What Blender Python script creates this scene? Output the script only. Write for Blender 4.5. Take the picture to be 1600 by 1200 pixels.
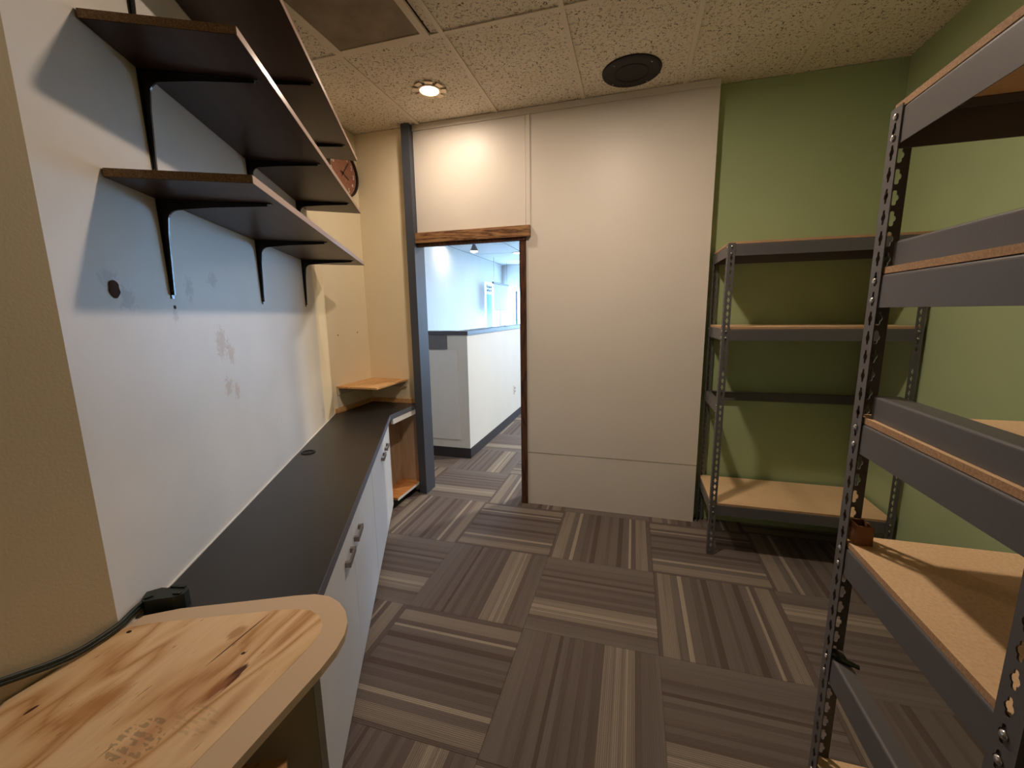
import bpy, bmesh, math, random
from mathutils import Vector, Matrix
random.seed(7)
SC = bpy.context.scene
for o in list(bpy.data.objects):
    bpy.data.objects.remove(o, do_unlink=True)
COL = SC.collection

# ------------------------------------------------------------------ camera
H = 1.4729
cam_d = bpy.data.cameras.new('camera')
cam_d.sensor_fit = 'HORIZONTAL'
cam_d.sensor_width = 36.0
cam_d.lens = 36.0 * 650.556 / 1600.0
cam_d.clip_start = 0.02
cam_d.clip_end = 200
cam = bpy.data.objects.new('camera', cam_d)
COL.objects.link(cam)
R_ = ((0.96066, 0.033795, -0.275663), (0.277401, -0.164807, 0.946513), (-0.013443, -0.985747, -0.167698))
mw = Matrix(((R_[0][0], -R_[0][1], -R_[0][2], 0.0), (R_[1][0], -R_[1][1], -R_[1][2], 0.0),
             (R_[2][0], -R_[2][1], -R_[2][2], H), (0, 0, 0, 1)))
cam.matrix_world = mw
SC.camera = cam

# ------------------------------------------------------------------ view, world and light
SC.view_settings.view_transform = 'Standard'
SC.view_settings.look = 'None'
SC.view_settings.gamma = 1.0
SC.view_settings.use_curve_mapping = False
SC.view_settings.exposure = 0.38
SKY = (0.40, 0.64, 1.0)
SKY_STRENGTH = 22.0
LAMP_COLOR = (1.0, 0.80, 0.64)
LAMP_POWER = 17.5
wd = bpy.data.worlds.new('sky')
SC.world = wd
wd.use_nodes = True
bg = wd.node_tree.nodes['Background']
bg.inputs[0].default_value = (*SKY, 1)
bg.inputs[1].default_value = SKY_STRENGTH


def portal(name, loc, rot, sx, sy):
    l = bpy.data.lights.new(name, 'AREA')
    l.shape = 'RECTANGLE'
    l.size = sx
    l.size_y = sy
    l.cycles.is_portal = True
    o = bpy.data.objects.new(name, l)
    o.location = loc
    o.rotation_euler = rot
    COL.objects.link(o)


# daylight portals in the lobby windows
portal('window_daylight_portal', (-3.25, 11.80, 1.22), (-math.pi / 2, 0, 0), 0.8, 1.8)
portal('window_daylight_portal', (-0.82, 11.80, 1.35), (-math.pi / 2, 0, 0), 4.05, 2.6)
portal('window_daylight_portal', (-3.74, 10.88, 1.55), (0, -math.pi / 2, 0), 1.4, 1.3)

# ------------------------------------------------------------------ measures
T = 0.6096                       # carpet tile
GX, GY = -1.0632, 2.3021         # one carpet tile corner
CZ = 2.83                        # ceiling
YB = 2.98                        # white panelled back wall
YG = 3.06                        # green back wall
XR = 1.41                        # right wall
AX, AY = -1.185, 0.721           # reference point on the slanted wall
TH = math.atan2(1.823, -0.929) - math.pi / 2      # local y runs along the slanted wall
U = Vector((-math.sin(TH), math.cos(TH)))
N = Vector((math.cos(TH), math.sin(TH)))


def W(n, s, z=0.0):
    return Vector((AX + U.x * s + N.x * n, AY + U.y * s + N.y * n, z))


# ------------------------------------------------------------------ helpers
def srgb(r, g, b):
    f = lambda c: c / 12.92 if c <= 0.04045 else ((c + 0.055) / 1.055) ** 2.4
    return (f(r / 255), f(g / 255), f(b / 255), 1)


class NT:
    """small node tree writer"""
    def __init__(self, name):
        self.m = bpy.data.materials.new(name)
        self.m.use_nodes = True
        self.t = self.m.node_tree
        self.b = self.t.nodes['Principled BSDF']

    def n(self, kind, **kw):
        x = self.t.nodes.new(kind)
        for k, v in kw.items():
            setattr(x, k, v)
        return x

    def link(self, a, b):
        self.t.links.new(a, b)

    def set(self, **kw):
        for k, v in kw.items():
            self.b.inputs[k.replace('_', ' ')].default_value = v
        return self

    def coord(self, kind='Object', scale=(1, 1, 1), loc=(0, 0, 0), rot=(0, 0, 0)):
        c = self.n('ShaderNodeTexCoord')
        m = self.n('ShaderNodeMapping')
        m.inputs['Scale'].default_value = scale
        m.inputs['Location'].default_value = loc
        m.inputs['Rotation'].default_value = rot
        self.link(c.outputs[kind], m.inputs[0])
        return m.outputs[0]

    def noise(self, vec, scale, detail=3, rough=0.5, dist=0.0):
        x = self.n('ShaderNodeTexNoise')
        x.inputs['Scale'].default_value = scale
        x.inputs['Detail'].default_value = detail
        x.inputs['Roughness'].default_value = rough
        x.inputs['Distortion'].default_value = dist
        if vec is not None:
            self.link(vec, x.inputs['Vector'])
        return x.outputs['Fac']

    def ramp(self, fac, stops, interp='LINEAR'):
        r = self.n('ShaderNodeValToRGB')
        cr = r.color_ramp
        cr.interpolation = interp
        while len(cr.elements) < len(stops):
            cr.elements.new(0.5)
        for e, (p, c) in zip(cr.elements, stops):
            e.position = p
            e.color = c if len(c) == 4 else (*c, 1)
        self.link(fac, r.inputs[0])
        return r.outputs[0]

    def math(self, op, a, b=None, clamp=False):
        x = self.n('ShaderNodeMath', operation=op)
        x.use_clamp = clamp
        for i, v in enumerate((a, b)):
            if v is None:
                continue
            if isinstance(v, (int, float)):
                x.inputs[i].default_value = v
            else:
                self.link(v, x.inputs[i])
        return x.outputs[0]

    def mix(self, fac, a, b, mode='MIX'):
        x = self.n('ShaderNodeMix', data_type='RGBA', blend_type=mode)
        for i, v in ((0, fac), (6, a), (7, b)):
            if isinstance(v, (int, float)):
                x.inputs[i].default_value = v
            elif isinstance(v, tuple):
                x.inputs[i].default_value = v
            else:
                self.link(v, x.inputs[i])
        return x.outputs[2]

    def color(self, c):
        if isinstance(c, tuple):
            self.b.inputs['Base Color'].default_value = c
        else:
            self.link(c, self.b.inputs['Base Color'])
        return self

    def bump(self, h, strength=0.2, dist=0.005):
        x = self.n('ShaderNodeBump')
        x.inputs['Strength'].default_value = strength
        x.inputs['Distance'].default_value = dist
        self.link(h, x.inputs['Height'])
        self.link(x.outputs[0], self.b.inputs['Normal'])
        return self


def paint(name, col, rough=0.6, var=0.06, bump=0.08, scale=90, spec=0.35, metal=0.0):
    k = NT(name)
    v = k.coord('Object')
    big = k.noise(v, 3.0, 4)
    dk = tuple(c * (1 - var) for c in col[:3]) + (1,)
    lt = tuple(min(1, c * (1 + var * 0.6)) for c in col[:3]) + (1,)
    k.color(k.ramp(big, [(0.3, dk), (0.7, lt)]))
    k.set(Roughness=rough, Specular_IOR_Level=spec, Metallic=metal)
    if bump:
        k.bump(k.noise(v, scale, 3), bump, 0.003)
    return k.m


M = {}
M['white_wall'] = None
M['panel'] = paint('panel_white_paint', srgb(226, 218, 205), 0.42, 0.02, 0.03, 60, 0.4)
M['cream'] = paint('cream_wall_paint', srgb(240, 226, 194), 0.55, 0.03, 0.08, 110)
M['tan'] = paint('tan_wall_paint', srgb(198, 184, 156), 0.6, 0.04, 0.12, 160)
M['green'] = paint('green_wall_paint', srgb(166, 182, 136), 0.5, 0.03, 0.07, 120, 0.4)
M['counter_white'] = paint('counter_white_paint', srgb(228, 226, 218), 0.6, 0.02, 0.05)
M['lobby'] = paint('lobby_white_paint', srgb(206, 206, 204), 0.6, 0.02, 0.05)
M['navy'] = paint('dark_blue_grey_trim_paint', srgb(74, 78, 88), 0.45, 0.06, 0.06, 70)
M['ceil_bar'] = paint('ceiling_bar_enamel', srgb(230, 218, 196), 0.5, 0.03, 0.0)
M['slab'] = paint('dark_plenum', srgb(70, 66, 60), 0.9, 0.05, 0.0)
M['rack'] = paint('rack_grey_enamel', srgb(94, 92, 94), 0.42, 0.06, 0.06, 220, 0.5)
M['bolt'] = paint('zinc_rivet', srgb(205, 205, 205), 0.25, 0.03, 0.0, metal=1.0)
M['black_metal'] = paint('black_bracket_enamel', srgb(24, 22, 22), 0.3, 0.05, 0.0, spec=0.5)
M['laminate_dark'] = paint('charcoal_laminate', srgb(42, 40, 39), 0.36, 0.06, 0.02, 300, 0.45)
M['edge_band'] = paint('grey_edge_banding', srgb(92, 94, 104), 0.4, 0.05, 0.0)
M['door_white'] = paint('white_melamine_door', srgb(222, 220, 216), 0.38, 0.03, 0.02, 50, 0.4)
M['handle'] = paint('brushed_nickel', srgb(150, 140, 132), 0.32, 0.05, 0.0, metal=0.9)
M['base_dark'] = paint('dark_rubber_base', srgb(58, 54, 56), 0.5, 0.05, 0.0)
M['toe'] = paint('black_toe_kick', srgb(24, 22, 22), 0.6, 0.05, 0.0)
M['cap'] = paint('grey_counter_cap', srgb(84, 84, 90), 0.4, 0.05, 0.0)
M['sign_grey'] = paint('grey_sign_plate', srgb(118, 116, 120), 0.5, 0.03, 0.0)
M['plastic_white'] = paint('white_plastic', srgb(235, 232, 226), 0.35, 0.02, 0.0)
M['black_plastic'] = paint('black_speaker_plastic', srgb(28, 27, 27), 0.55, 0.04, 0.05, 300)
M['green_rubber'] = paint('dark_green_rubber', srgb(32, 42, 36), 0.45, 0.08, 0.06, 200, 0.45)
M['brown_box'] = paint('brown_box_wood', srgb(150, 104, 72), 0.5, 0.1, 0.05, 80)
M['shade'] = paint('white_fabric_shade', srgb(178, 178, 182), 0.8, 0.02, 0.05, 200)
M['ink'] = paint('dark_ink', srgb(30, 34, 60), 0.6, 0.0, 0.0)
M['blue_print'] = paint('pale_blue_print', srgb(150, 200, 235), 0.6, 0.03, 0.0)
M['hole'] = paint('torn_hole_brown', srgb(78, 52, 36), 0.9, 0.2, 0.1, 300)
M['patch'] = paint('filler_patch', srgb(196, 176, 152), 0.8, 0.08, 0.1, 200)
M['siding'] = paint('pale_blue_siding', srgb(190, 220, 232), 0.7, 0.03, 0.0)
M['ext_ground'] = paint('pale_pavement', srgb(170, 170, 168), 0.9, 0.05, 0.0)
M['desk_paint'] = paint('beige_border_paint', srgb(214, 188, 156), 0.4, 0.03, 0.03, 120, 0.4)


def glass():
    k = NT('window_glass')
    t = k.n('ShaderNodeBsdfTransparent')
    t.inputs[0].default_value = (0.93, 0.97, 0.97, 1)
    g = k.n('ShaderNodeBsdfGlossy')
    g.inputs['Roughness'].default_value = 0.02
    x = k.n('ShaderNodeMixShader')
    x.inputs[0].default_value = 0.06
    k.link(t.outputs[0], x.inputs[1])
    k.link(g.outputs[0], x.inputs[2])
    k.link(x.outputs[0], k.t.nodes['Material Output'].inputs[0])
    return k.m


M['glass'] = glass()


def white_wall():
    """white painted slanted wall with faint filler patches, smudges and scratches of its own"""
    k = NT('slanted_wall_white_paint')
    v = k.coord('Object')
    base = k.ramp(k.noise(v, 2.2, 4), [(0.3, srgb(214, 208, 198)), (0.7, srgb(226, 220, 210))])
    n1 = k.noise(v, 55, 5, 0.7, 0.8)

    def spot(s, z, rs, rz):
        c = k.n('ShaderNodeTexCoord')
        m = k.n('ShaderNodeMapping')
        m.inputs['Location'].default_value = (0, -s / rs, -z / rz)
        m.inputs['Scale'].default_value = (0.01, 1 / rs, 1 / rz)
        k.link(c.outputs['Object'], m.inputs[0])
        ln = k.n('ShaderNodeVectorMath', operation='LENGTH')
        k.link(m.outputs[0], ln.inputs[0])
        d = k.math('SUBTRACT', 1.0, ln.outputs['Value'], True)
        e = k.math('ADD', d, k.math('MULTIPLY', k.math('SUBTRACT', n1, 0.5), 2.2))
        g = k.math('MULTIPLY', k.math('SUBTRACT', e, 0.30, True), 3.0, True)
        return k.math('MULTIPLY', g, k.math('GREATER_THAN', d, 0.001))
    col = base
    for s, z, rs, rz in ((0.455, 1.385, 0.06, 0.09), (0.52, 1.34, 0.04, 0.07), (0.47, 1.225, 0.045, 0.055), (0.53, 1.2, 0.035, 0.05)):
        col = k.mix(k.math('MULTIPLY', spot(s, z, rs, rz), 0.55), col, srgb(190, 164, 132))
    for s, z, rs, rz in ((-0.03, 1.56, 0.05, 0.04), (0.30, 1.56, 0.035, 0.06), (0.21, 1.475, 0.025, 0.03), (0.02, 1.52, 0.05, 0.05),
                         (1.75, 0.85, 0.12, 0.09), (1.82, 1.0, 0.07, 0.06), (0.45, 1.6, 0.05, 0.04)):
        col = k.mix(k.math('MULTIPLY', spot(s, z, rs, rz), 0.3), col, srgb(150, 142, 136))
    k.color(col)
    k.set(Roughness=0.5, Specular_IOR_Level=0.35)
    k.bump(k.noise(v, 120, 3), 0.06, 0.003)
    return k.m


M['white_wall'] = white_wall()


def wood(name, light, dark, axis='Y', scale=1.0, rough=0.5, knots=True, ring=9.0):
    k = NT(name)
    sc = {'X': (0.9, 7, 7), 'Y': (7, 0.9, 7), 'Z': (7, 7, 0.9)}[axis]
    v = k.coord('Object', tuple(c * scale for c in sc))
    a = k.noise(v, 1.6, 3, 0.5, 0.8)
    b = k.math('FRACT', k.math('MULTIPLY', a, ring))
    b2 = k.math('ABSOLUTE', k.math('SUBTRACT', b, 0.5))
    fine = k.noise(k.coord('Object', tuple(c * 9 * scale for c in sc)), 2.0, 3)
    mixv = k.math('ADD', k.math('MULTIPLY', b2, 1.1), k.math('MULTIPLY', k.math('SUBTRACT', fine, 0.5), 0.9))
    mid = tuple((x + y) / 2 for x, y in zip(light, dark))
    col = k.ramp(mixv, [(0.0, dark), (0.25, mid), (0.6, light)])
    k.color(col)
    k.set(Roughness=rough, Specular_IOR_Level=0.35)
    k.bump(fine, 0.12, 0.002)
    return k.m


def plywood():
    """rotary cut plywood face: broad grain along y, a dark knot, filler stripes and faded ink stamps"""
    k = NT('plywood_face')
    v = k.coord('Object', (4.6, 1.0, 4))
    a = k.noise(v, 1.7, 2, 0.45, 0.9)
    b = k.math('ABSOLUTE', k.math('SUBTRACT', k.math('FRACT', k.math('MULTIPLY', a, 5.0)), 0.5))
    fine = k.noise(k.coord('Object', (90, 7, 50)), 1.6, 4)
    mv = k.math('ADD', k.math('MULTIPLY', b, 1.3), k.math('MULTIPLY', k.math('SUBTRACT', fine, 0.5), 0.42))
    col = k.ramp(mv, [(0.0, srgb(192, 144, 92)), (0.12, srgb(214, 170, 120)), (0.4, srgb(232, 196, 148)), (0.75, srgb(240, 210, 166))])

    def blob(x, y, rx, ry, rot=0.0):
        c = k.n('ShaderNodeTexCoord')
        sub = k.n('ShaderNodeVectorMath', operation='SUBTRACT')
        sub.inputs[1].default_value = (x, y, 0)
        k.link(c.outputs['Object'], sub.inputs[0])
        m = k.n('ShaderNodeMapping')
        m.inputs['Rotation'].default_value = (0, 0, rot)
        m.inputs['Scale'].default_value = (1 / rx, 1 / ry, 0.001)
        k.link(sub.outputs[0], m.inputs[0])
        ln = k.n('ShaderNodeVectorMath', operation='LENGTH')
        k.link(m.outputs[0], ln.inputs[0])
        return k.math('SUBTRACT', 1.0, ln.outputs['Value'], True), m.outputs[0]
    nz = k.noise(k.coord('Object', (170, 14, 1)), 1.5, 4)
    for x, y, rx, ry, rot, c, st in ((0.368, 0.526, 0.013, 0.045, 0.0, srgb(86, 46, 26), 6), (0.364, 0.498, 0.018, 0.05, 0, srgb(160, 104, 62), 2),
                                     (0.335, 0.578, 0.004, 0.005, 0, srgb(40, 25, 18), 20), (0.27, 0.62, 0.02, 0.03, 0, srgb(196, 152, 104), 3),
                                     (0.03, 0.557, 0.006, 0.006, 0, srgb(40, 22, 16), 20), (0.075, 0.375, 0.005, 0.012, 0, srgb(70, 36, 22), 9),
                                     (0.18, 0.42, 0.05, 0.06, 0, srgb(192, 140, 86), 1.6)):
        d, _ = blob(x, y, rx, ry, rot)
        f = k.math('MULTIPLY', k.math('SUBTRACT', k.math('ADD', d, k.math('MULTIPLY', k.math('SUBTRACT', nz, 0.5), 0.8)), 0.15, True), st, True)
        col = k.mix(f, col, c)
    # long filled split in the veneer
    d, _ = blob(0.291, 0.61, 0.0022, 0.085)
    col = k.mix(k.math('MULTIPLY', d, 6, True), col, srgb(104, 68, 40))
    # pinkish filler stripes
    for x, y, rx, ry in ((0.333, 0.40, 0.028, 0.12), (0.42, 0.47, 0.02, 0.1)):
        d, _ = blob(x, y, rx, ry)
        col = k.mix(k.math('MULTIPLY', d, 1.1, True), col, srgb(206, 158, 116))
    # ink stamps: rows of short upright strokes, worn away
    for x, y, rx, ry, amt in ((0.325, 0.388, 0.045, 0.045, 0.85), (0.385, 0.44, 0.05, 0.03, 0.35)):
        d, vec = blob(x, y, rx, ry, 0.0)
        sx = k.n('ShaderNodeSeparateXYZ')
        k.link(vec, sx.inputs[0])
        col_w = k.math('GREATER_THAN', k.math('FRACT', k.math('MULTIPLY', sx.outputs[0], 17)), 0.55)
        row_w = k.math('GREATER_THAN', k.math('FRACT', k.math('MULTIPLY', sx.outputs[1], 3.4)), 0.3)
        inside = k.math('GREATER_THAN', d, 0.12)
        worn = k.math('GREATER_THAN', k.noise(k.coord('Object', (70, 70, 1)), 1.0, 3), 0.5)
        f = k.math('MULTIPLY', k.math('MULTIPLY', col_w, row_w), k.math('MULTIPLY', inside, worn))
        col = k.mix(k.math('MULTIPLY', f, amt), col, srgb(74, 70, 52))
    k.color(col)
    k.set(Roughness=0.45, Specular_IOR_Level=0.4)
    k.bump(fine, 0.1, 0.002)
    return k.m


M['ply'] = plywood()
M['board'] = None


def chip(name, c0, c1, c2, scale=160, rough=0.55):
    k = NT(name)
    v = k.coord('Object')
    a = k.noise(v, scale, 4, 0.7)
    b = k.noise(v, 9, 4, 0.6)
    col = k.ramp(a, [(0.25, c0), (0.5, c1), (0.72, c2)])
    col = k.mix(k.math('MULTIPLY', k.math('SUBTRACT', b, 0.42, True), 1.2), col, c0)
    k.color(col)
    k.set(Roughness=rough, Specular_IOR_Level=0.3)
    k.bump(a, 0.1, 0.002)
    return k.m


M['board'] = chip('particle_board', srgb(212, 174, 130), srgb(230, 196, 152), srgb(238, 208, 168))
M['chip_edge'] = chip('chipboard_edge', srgb(92, 70, 48), srgb(140, 110, 80), srgb(176, 146, 110), 240, 0.8)
M['board_edge'] = chip('particle_board_edge', srgb(146, 112, 82), srgb(190, 152, 116), srgb(212, 178, 142), 260, 0.8)
M['shelf_brown'] = wood('brown_shelf_laminate', srgb(64, 42, 37), srgb(52, 33, 29), 'Y', 0.7, 0.38, False, 3)
M['shelf_edge'] = paint('pale_shelf_edge', srgb(172, 146, 134), 0.28, 0.08, 0.0, spec=0.6)
M['lintel'] = wood('stained_rustic_wood', srgb(166, 124, 82), srgb(86, 56, 34), 'X', 1.4, 0.5, True, 6)
M['jamb'] = wood('dark_stained_jamb', srgb(96, 60, 36), srgb(52, 31, 20), 'Z', 2.0, 0.5, True, 5)
M['pine'] = wood('raw_plywood_shelf', srgb(222, 178, 124), srgb(198, 148, 94), 'Y', 1.2, 0.55, True, 4)
M['cab_wood'] = wood('cabinet_inside_wood', srgb(200, 174, 148), srgb(182, 154, 126), 'Z', 1.0, 0.5, True, 4)
M['cab_floor'] = wood('cabinet_floor_wood', srgb(206, 142, 84), srgb(178, 114, 62), 'X', 1.0, 0.5, True, 4)
M['clock_wood'] = wood('reddish_clock_wood', srgb(166, 116, 92), srgb(140, 92, 70), 'Z', 3.0, 0.5, True, 5)


def carpet(name, bands):
    k = NT(name)
    tc = k.n('ShaderNodeTexCoord')
    oi = k.n('ShaderNodeObjectInfo')
    sx = k.n('ShaderNodeSeparateXYZ')
    k.link(tc.outputs['Object'], sx.inputs[0])
    u = k.math('ADD', k.math('DIVIDE', sx.outputs[0], T), 0.5)
    cb = k.n('ShaderNodeCombineXYZ')
    k.link(k.math('MULTIPLY', u, 52), cb.inputs[0])
    k.link(k.math('MULTIPLY', sx.outputs[1], 1.3), cb.inputs[1])
    k.link(k.math('MULTIPLY', oi.outputs['Random'], 40), cb.inputs[2])
    lines = k.noise(cb.outputs[0], 1.0, 2, 0.6)
    cb2 = k.n('ShaderNodeCombineXYZ')
    k.link(k.math('MULTIPLY', u, 11), cb2.inputs[0])
    k.link(k.math('MULTIPLY', sx.outputs[1], 0.6), cb2.inputs[1])
    k.link(k.math('MULTIPLY', oi.outputs['Random'], 90), cb2.inputs[2])
    wide = k.noise(cb2.outputs[0], 1.0, 1, 0.5)
    cols = {'m': srgb(118, 108, 103), 'g': srgb(122, 113, 108), 'd': srgb(108, 97, 92), 't': srgb(152, 141, 128), 'l': srgb(176, 164, 148), 'k': srgb(96, 84, 79)}
    col = k.ramp(u, [(p, cols[c]) for p, c in bands], 'CONSTANT')
    # pin stripes of yarn rows
    pin = k.math('SINE', k.math('MULTIPLY', u, 2 * math.pi * 84))
    pst = k.ramp(u, [(p, (0.42,) * 3 if c in 'tl' else (0.14,) * 3) for p, c in bands], 'CONSTANT')
    pinf = k.math('MULTIPLY', k.math('ADD', k.math('MULTIPLY', pin, 0.5), 0.5), pst)
    col = k.mix(pinf, col, srgb(72, 60, 54))
    f1 = k.math('MULTIPLY', k.math('SUBTRACT', lines, 0.52, True), 1.9, True)
    col = k.mix(k.math('MULTIPLY', f1, 0.8), col, srgb(88, 75, 70))
    f2 = k.math('MULTIPLY', k.math('SUBTRACT', 0.42, lines, True), 2.4, True)
    col = k.mix(k.math('MULTIPLY', f2, 0.6), col, srgb(132, 120, 110))
    f3 = k.math('MULTIPLY', k.math('SUBTRACT', wide, 0.5, True), 1.2, True)
    col = k.mix(f3, col, srgb(90, 78, 73))
    loop = k.noise(tc.outputs['Object'], 260, 2, 0.6)
    col = k.mix(k.math('MULTIPLY', k.math('SUBTRACT', loop, 0.5, True), 1.0, True), col, srgb(58, 46, 38))
    k.color(col)
    k.set(Roughness=0.95, Specular_IOR_Level=0.12)
    hh = k.math('ADD', loop, k.math('MULTIPLY', pin, 0.35))
    k.bump(hh, 0.35, 0.004)
    return k.m


BA = [(0, 'g'), (.10, 'm'), (.19, 'd'), (.23, 'm'), (.29, 'k'), (.32, 'g'), (.36, 'd'), (.40, 'm'), (.47, 'd'), (.52, 'm'), (.56, 'd'),
      (.62, 't'), (.70, 'l'), (.74, 't'), (.77, 'l'), (.785, 't'), (.83, 'd'), (.87, 'm'), (.95, 'g')]
BB = [(0, 'd'), (.03, 't'), (.14, 'm'), (.20, 'l'), (.235, 'm'), (.31, 'd'), (.37, 'm'), (.40, 'k'), (.45, 'm'), (.55, 'd'), (.58, 'm'),
      (.66, 'k'), (.71, 'm'), (.77, 'l'), (.795, 'd'), (.84, 't'), (.95, 'd')]
M['carpet_a'] = carpet('carpet_tile_one_band', BA)
M['carpet_b'] = carpet('carpet_tile_two_bands', BB)


def acoustic():
    k = NT('fissured_acoustic_tile')
    v = k.coord('Object')
    n1 = k.noise(v, 40, 1, 0.5, 1.4)
    worm = k.math('SUBTRACT', 0.035, k.math('ABSOLUTE', k.math('SUBTRACT', n1, 0.5)), True)
    mask = k.math('GREATER_THAN', k.noise(v, 55, 2, 0.5), 0.5)
    f = k.math('MULTIPLY', k.math('MULTIPLY', worm, 50, True), mask)
    pin = k.math('MULTIPLY', k.math('SUBTRACT', k.noise(v, 220, 2, 0.5), 0.62, True), 6.0, True)
    f2 = k.math('MAXIMUM', f, k.math('MULTIPLY', pin, 0.6))
    base = k.ramp(k.noise(v, 4, 3), [(0.3, srgb(232, 220, 198)), (0.7, srgb(240, 230, 210))])
    k.color(k.mix(f2, base, srgb(100, 84, 62)))
    k.set(Roughness=0.9, Specular_IOR_Level=0.15)
    k.bump(k.math('SUBTRACT', 1.0, f2), 0.5, 0.004)
    return k.m


M['acoustic'] = acoustic()


def grille():
    k = NT('perforated_grille_metal')
    v = k.coord('Object', (1, 1, 0), rot=(0, 0, math.radians(45)))
    vo = k.n('ShaderNodeTexVoronoi')
    vo.inputs['Scale'].default_value = 210
    vo.inputs['Randomness'].default_value = 0.0
    k.link(v, vo.inputs['Vector'])
    hole = k.math('LESS_THAN', vo.outputs['Distance'], 0.36)
    dirt = k.noise(k.coord('Object'), 7, 4)
    base = k.ramp(dirt, [(0.3, srgb(150, 132, 108)), (0.7, srgb(186, 168, 142))])
    k.color(k.mix(k.math('MULTIPLY', hole, 0.75), base, srgb(72, 60, 48)))
    k.set(Roughness=0.6, Specular_IOR_Level=0.3)
    return k.m


M['grille'] = grille()


def emit(name, col, strength):
    k = NT(name)
    k.set(Roughness=0.4)
    k.b.inputs['Base Color'].default_value = (0.8, 0.8, 0.8, 1)
    k.b.inputs['Emission Color'].default_value = (*col, 1)
    k.b.inputs['Emission Strength'].default_value = strength
    return k.m


M['lamp'] = emit('lit_lamp_lens', (1.0, 0.86, 0.62), 9.0)
M['trim_metal'] = paint('satin_reflector_metal', srgb(196, 176, 150), 0.3, 0.05, 0.0, metal=0.7)


# ------------------------------------------------------------------ geometry helpers
def add_box(bm, x0, x1, y0, y1, z0, z1):
    vs = [bm.verts.new((x, y, z)) for z in (z0, z1) for y in (y0, y1) for x in (x0, x1)]
    for f in ((0, 2, 3, 1), (4, 5, 7, 6), (0, 1, 5, 4), (2, 6, 7, 3), (0, 4, 6, 2), (1, 3, 7, 5)):
        bm.faces.new([vs[i] for i in f])
    return vs


def add_prism(bm, pts, z0, z1):
    a = [bm.verts.new((p[0], p[1], z0)) for p in pts]
    b = [bm.verts.new((p[0], p[1], z1)) for p in pts]
    n = len(pts)
    bm.faces.new(a[::-1])
    bm.faces.new(b)
    for i in range(n):
        bm.faces.new((a[i], a[(i + 1) % n], b[(i + 1) % n], b[i]))


def add_profile(bm, prof, axis, t0, t1):
    """closed 2d profile swept straight along an axis ('x': profile is (y,z); 'y': profile is (x,z))"""
    f = (lambda p, t: (t, p[0], p[1])) if axis == 'x' else (lambda p, t: (p[0], t, p[1]))
    a = [bm.verts.new(f(p, t0)) for p in prof]
    b = [bm.verts.new(f(p, t1)) for p in prof]
    n = len(prof)
    bm.faces.new(a)
    bm.faces.new(b[::-1])
    for i in range(n):
        bm.faces.new((a[(i + 1) % n], a[i], b[i], b[(i + 1) % n]))


def add_cyl(bm, c, r, h, axis='z', seg=20, r2=None):
    r2 = r if r2 is None else r2
    ring = []
    for k, (rr, t) in enumerate(((r, 0), (r2, h))):
        vs = []
        for i in range(seg):
            a = 2 * math.pi * i / seg
            p, q = rr * math.cos(a), rr * math.sin(a)
            v = {'z': (p, q, t), 'x': (t, p, q), 'y': (q, t, p)}[axis]
            vs.append(bm.verts.new((c[0] + v[0], c[1] + v[1], c[2] + v[2])))
        ring.append(vs)
    bm.faces.new(ring[0][::-1])
    bm.faces.new(ring[1])
    for i in range(seg):
        j = (i + 1) % seg
        bm.faces.new((ring[0][i], ring[0][j], ring[1][j], ring[1][i]))


def add_ring(bm, c, r0, r1, z0, z1, seg=36):
    rows = []
    for (r, z) in ((r0, z0), (r1, z0), (r1, z1), (r0, z1)):
        rows.append([bm.verts.new((c[0] + r * math.cos(2 * math.pi * i / seg), c[1] + r * math.sin(2 * math.pi * i / seg), c[2] + z)) for i in range(seg)])
    for k in range(4):
        a, b = rows[k], rows[(k + 1) % 4]
        for i in range(seg):
            j = (i + 1) % seg
            bm.faces.new((a[i], a[j], b[j], b[i]))


def add_lathe(bm, c, prof, seg=32):
    rows = []
    for r, z in prof:
        rows.append([bm.verts.new((c[0] + r * math.cos(2 * math.pi * i / seg), c[1] + r * math.sin(2 * math.pi * i / seg), c[2] + z)) for i in range(seg)])
    for a, b in zip(rows, rows[1:]):
        for i in range(seg):
            j = (i + 1) % seg
            bm.faces.new((a[i], a[j], b[j], b[i]))
    bm.faces.new(rows[0][::-1])
    bm.faces.new(rows[-1])


def add_tube(bm, pts, r, seg=8):
    pts = [Vector(p) for p in pts]
    rings = []
    up = Vector((0, 0, 1))
    for i, p in enumerate(pts):
        d = (pts[min(i + 1, len(pts) - 1)] - pts[max(i - 1, 0)]).normalized()
        a = d.cross(up)
        if a.length < 1e-4:
            a = d.cross(Vector((1, 0, 0)))
        a.normalize()
        b = d.cross(a)
        rings.append([bm.verts.new(p + (a * math.cos(2 * math.pi * k / seg) + b * math.sin(2 * math.pi * k / seg)) * r) for k in range(seg)])
    for a, b in zip(rings, rings[1:]):
        for k in range(seg):
            bm.faces.new((a[k], a[(k + 1) % seg], b[(k + 1) % seg], b[k]))
    bm.faces.new(rings[0][::-1])
    bm.faces.new(rings[-1])


def mesh_of(name, bm, mat, bevel=0.0, smooth=False, seg=2):
    if bevel:
        eds = [e for e in bm.edges if len(e.link_faces) == 2 and e.calc_face_angle(0) > 0.5]
        bmesh.ops.bevel(bm, geom=eds, offset=bevel, segments=seg, affect='EDGES', profile=0.5, clamp_overlap=True)
    bmesh.ops.recalc_face_normals(bm, faces=bm.faces)
    me = bpy.data.meshes.new(name)
    bm.to_mesh(me)
    bm.free()
    if mat:
        me.materials.append(mat)
    if smooth:
        for p in me.polygons:
            p.use_smooth = True
    return me


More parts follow.
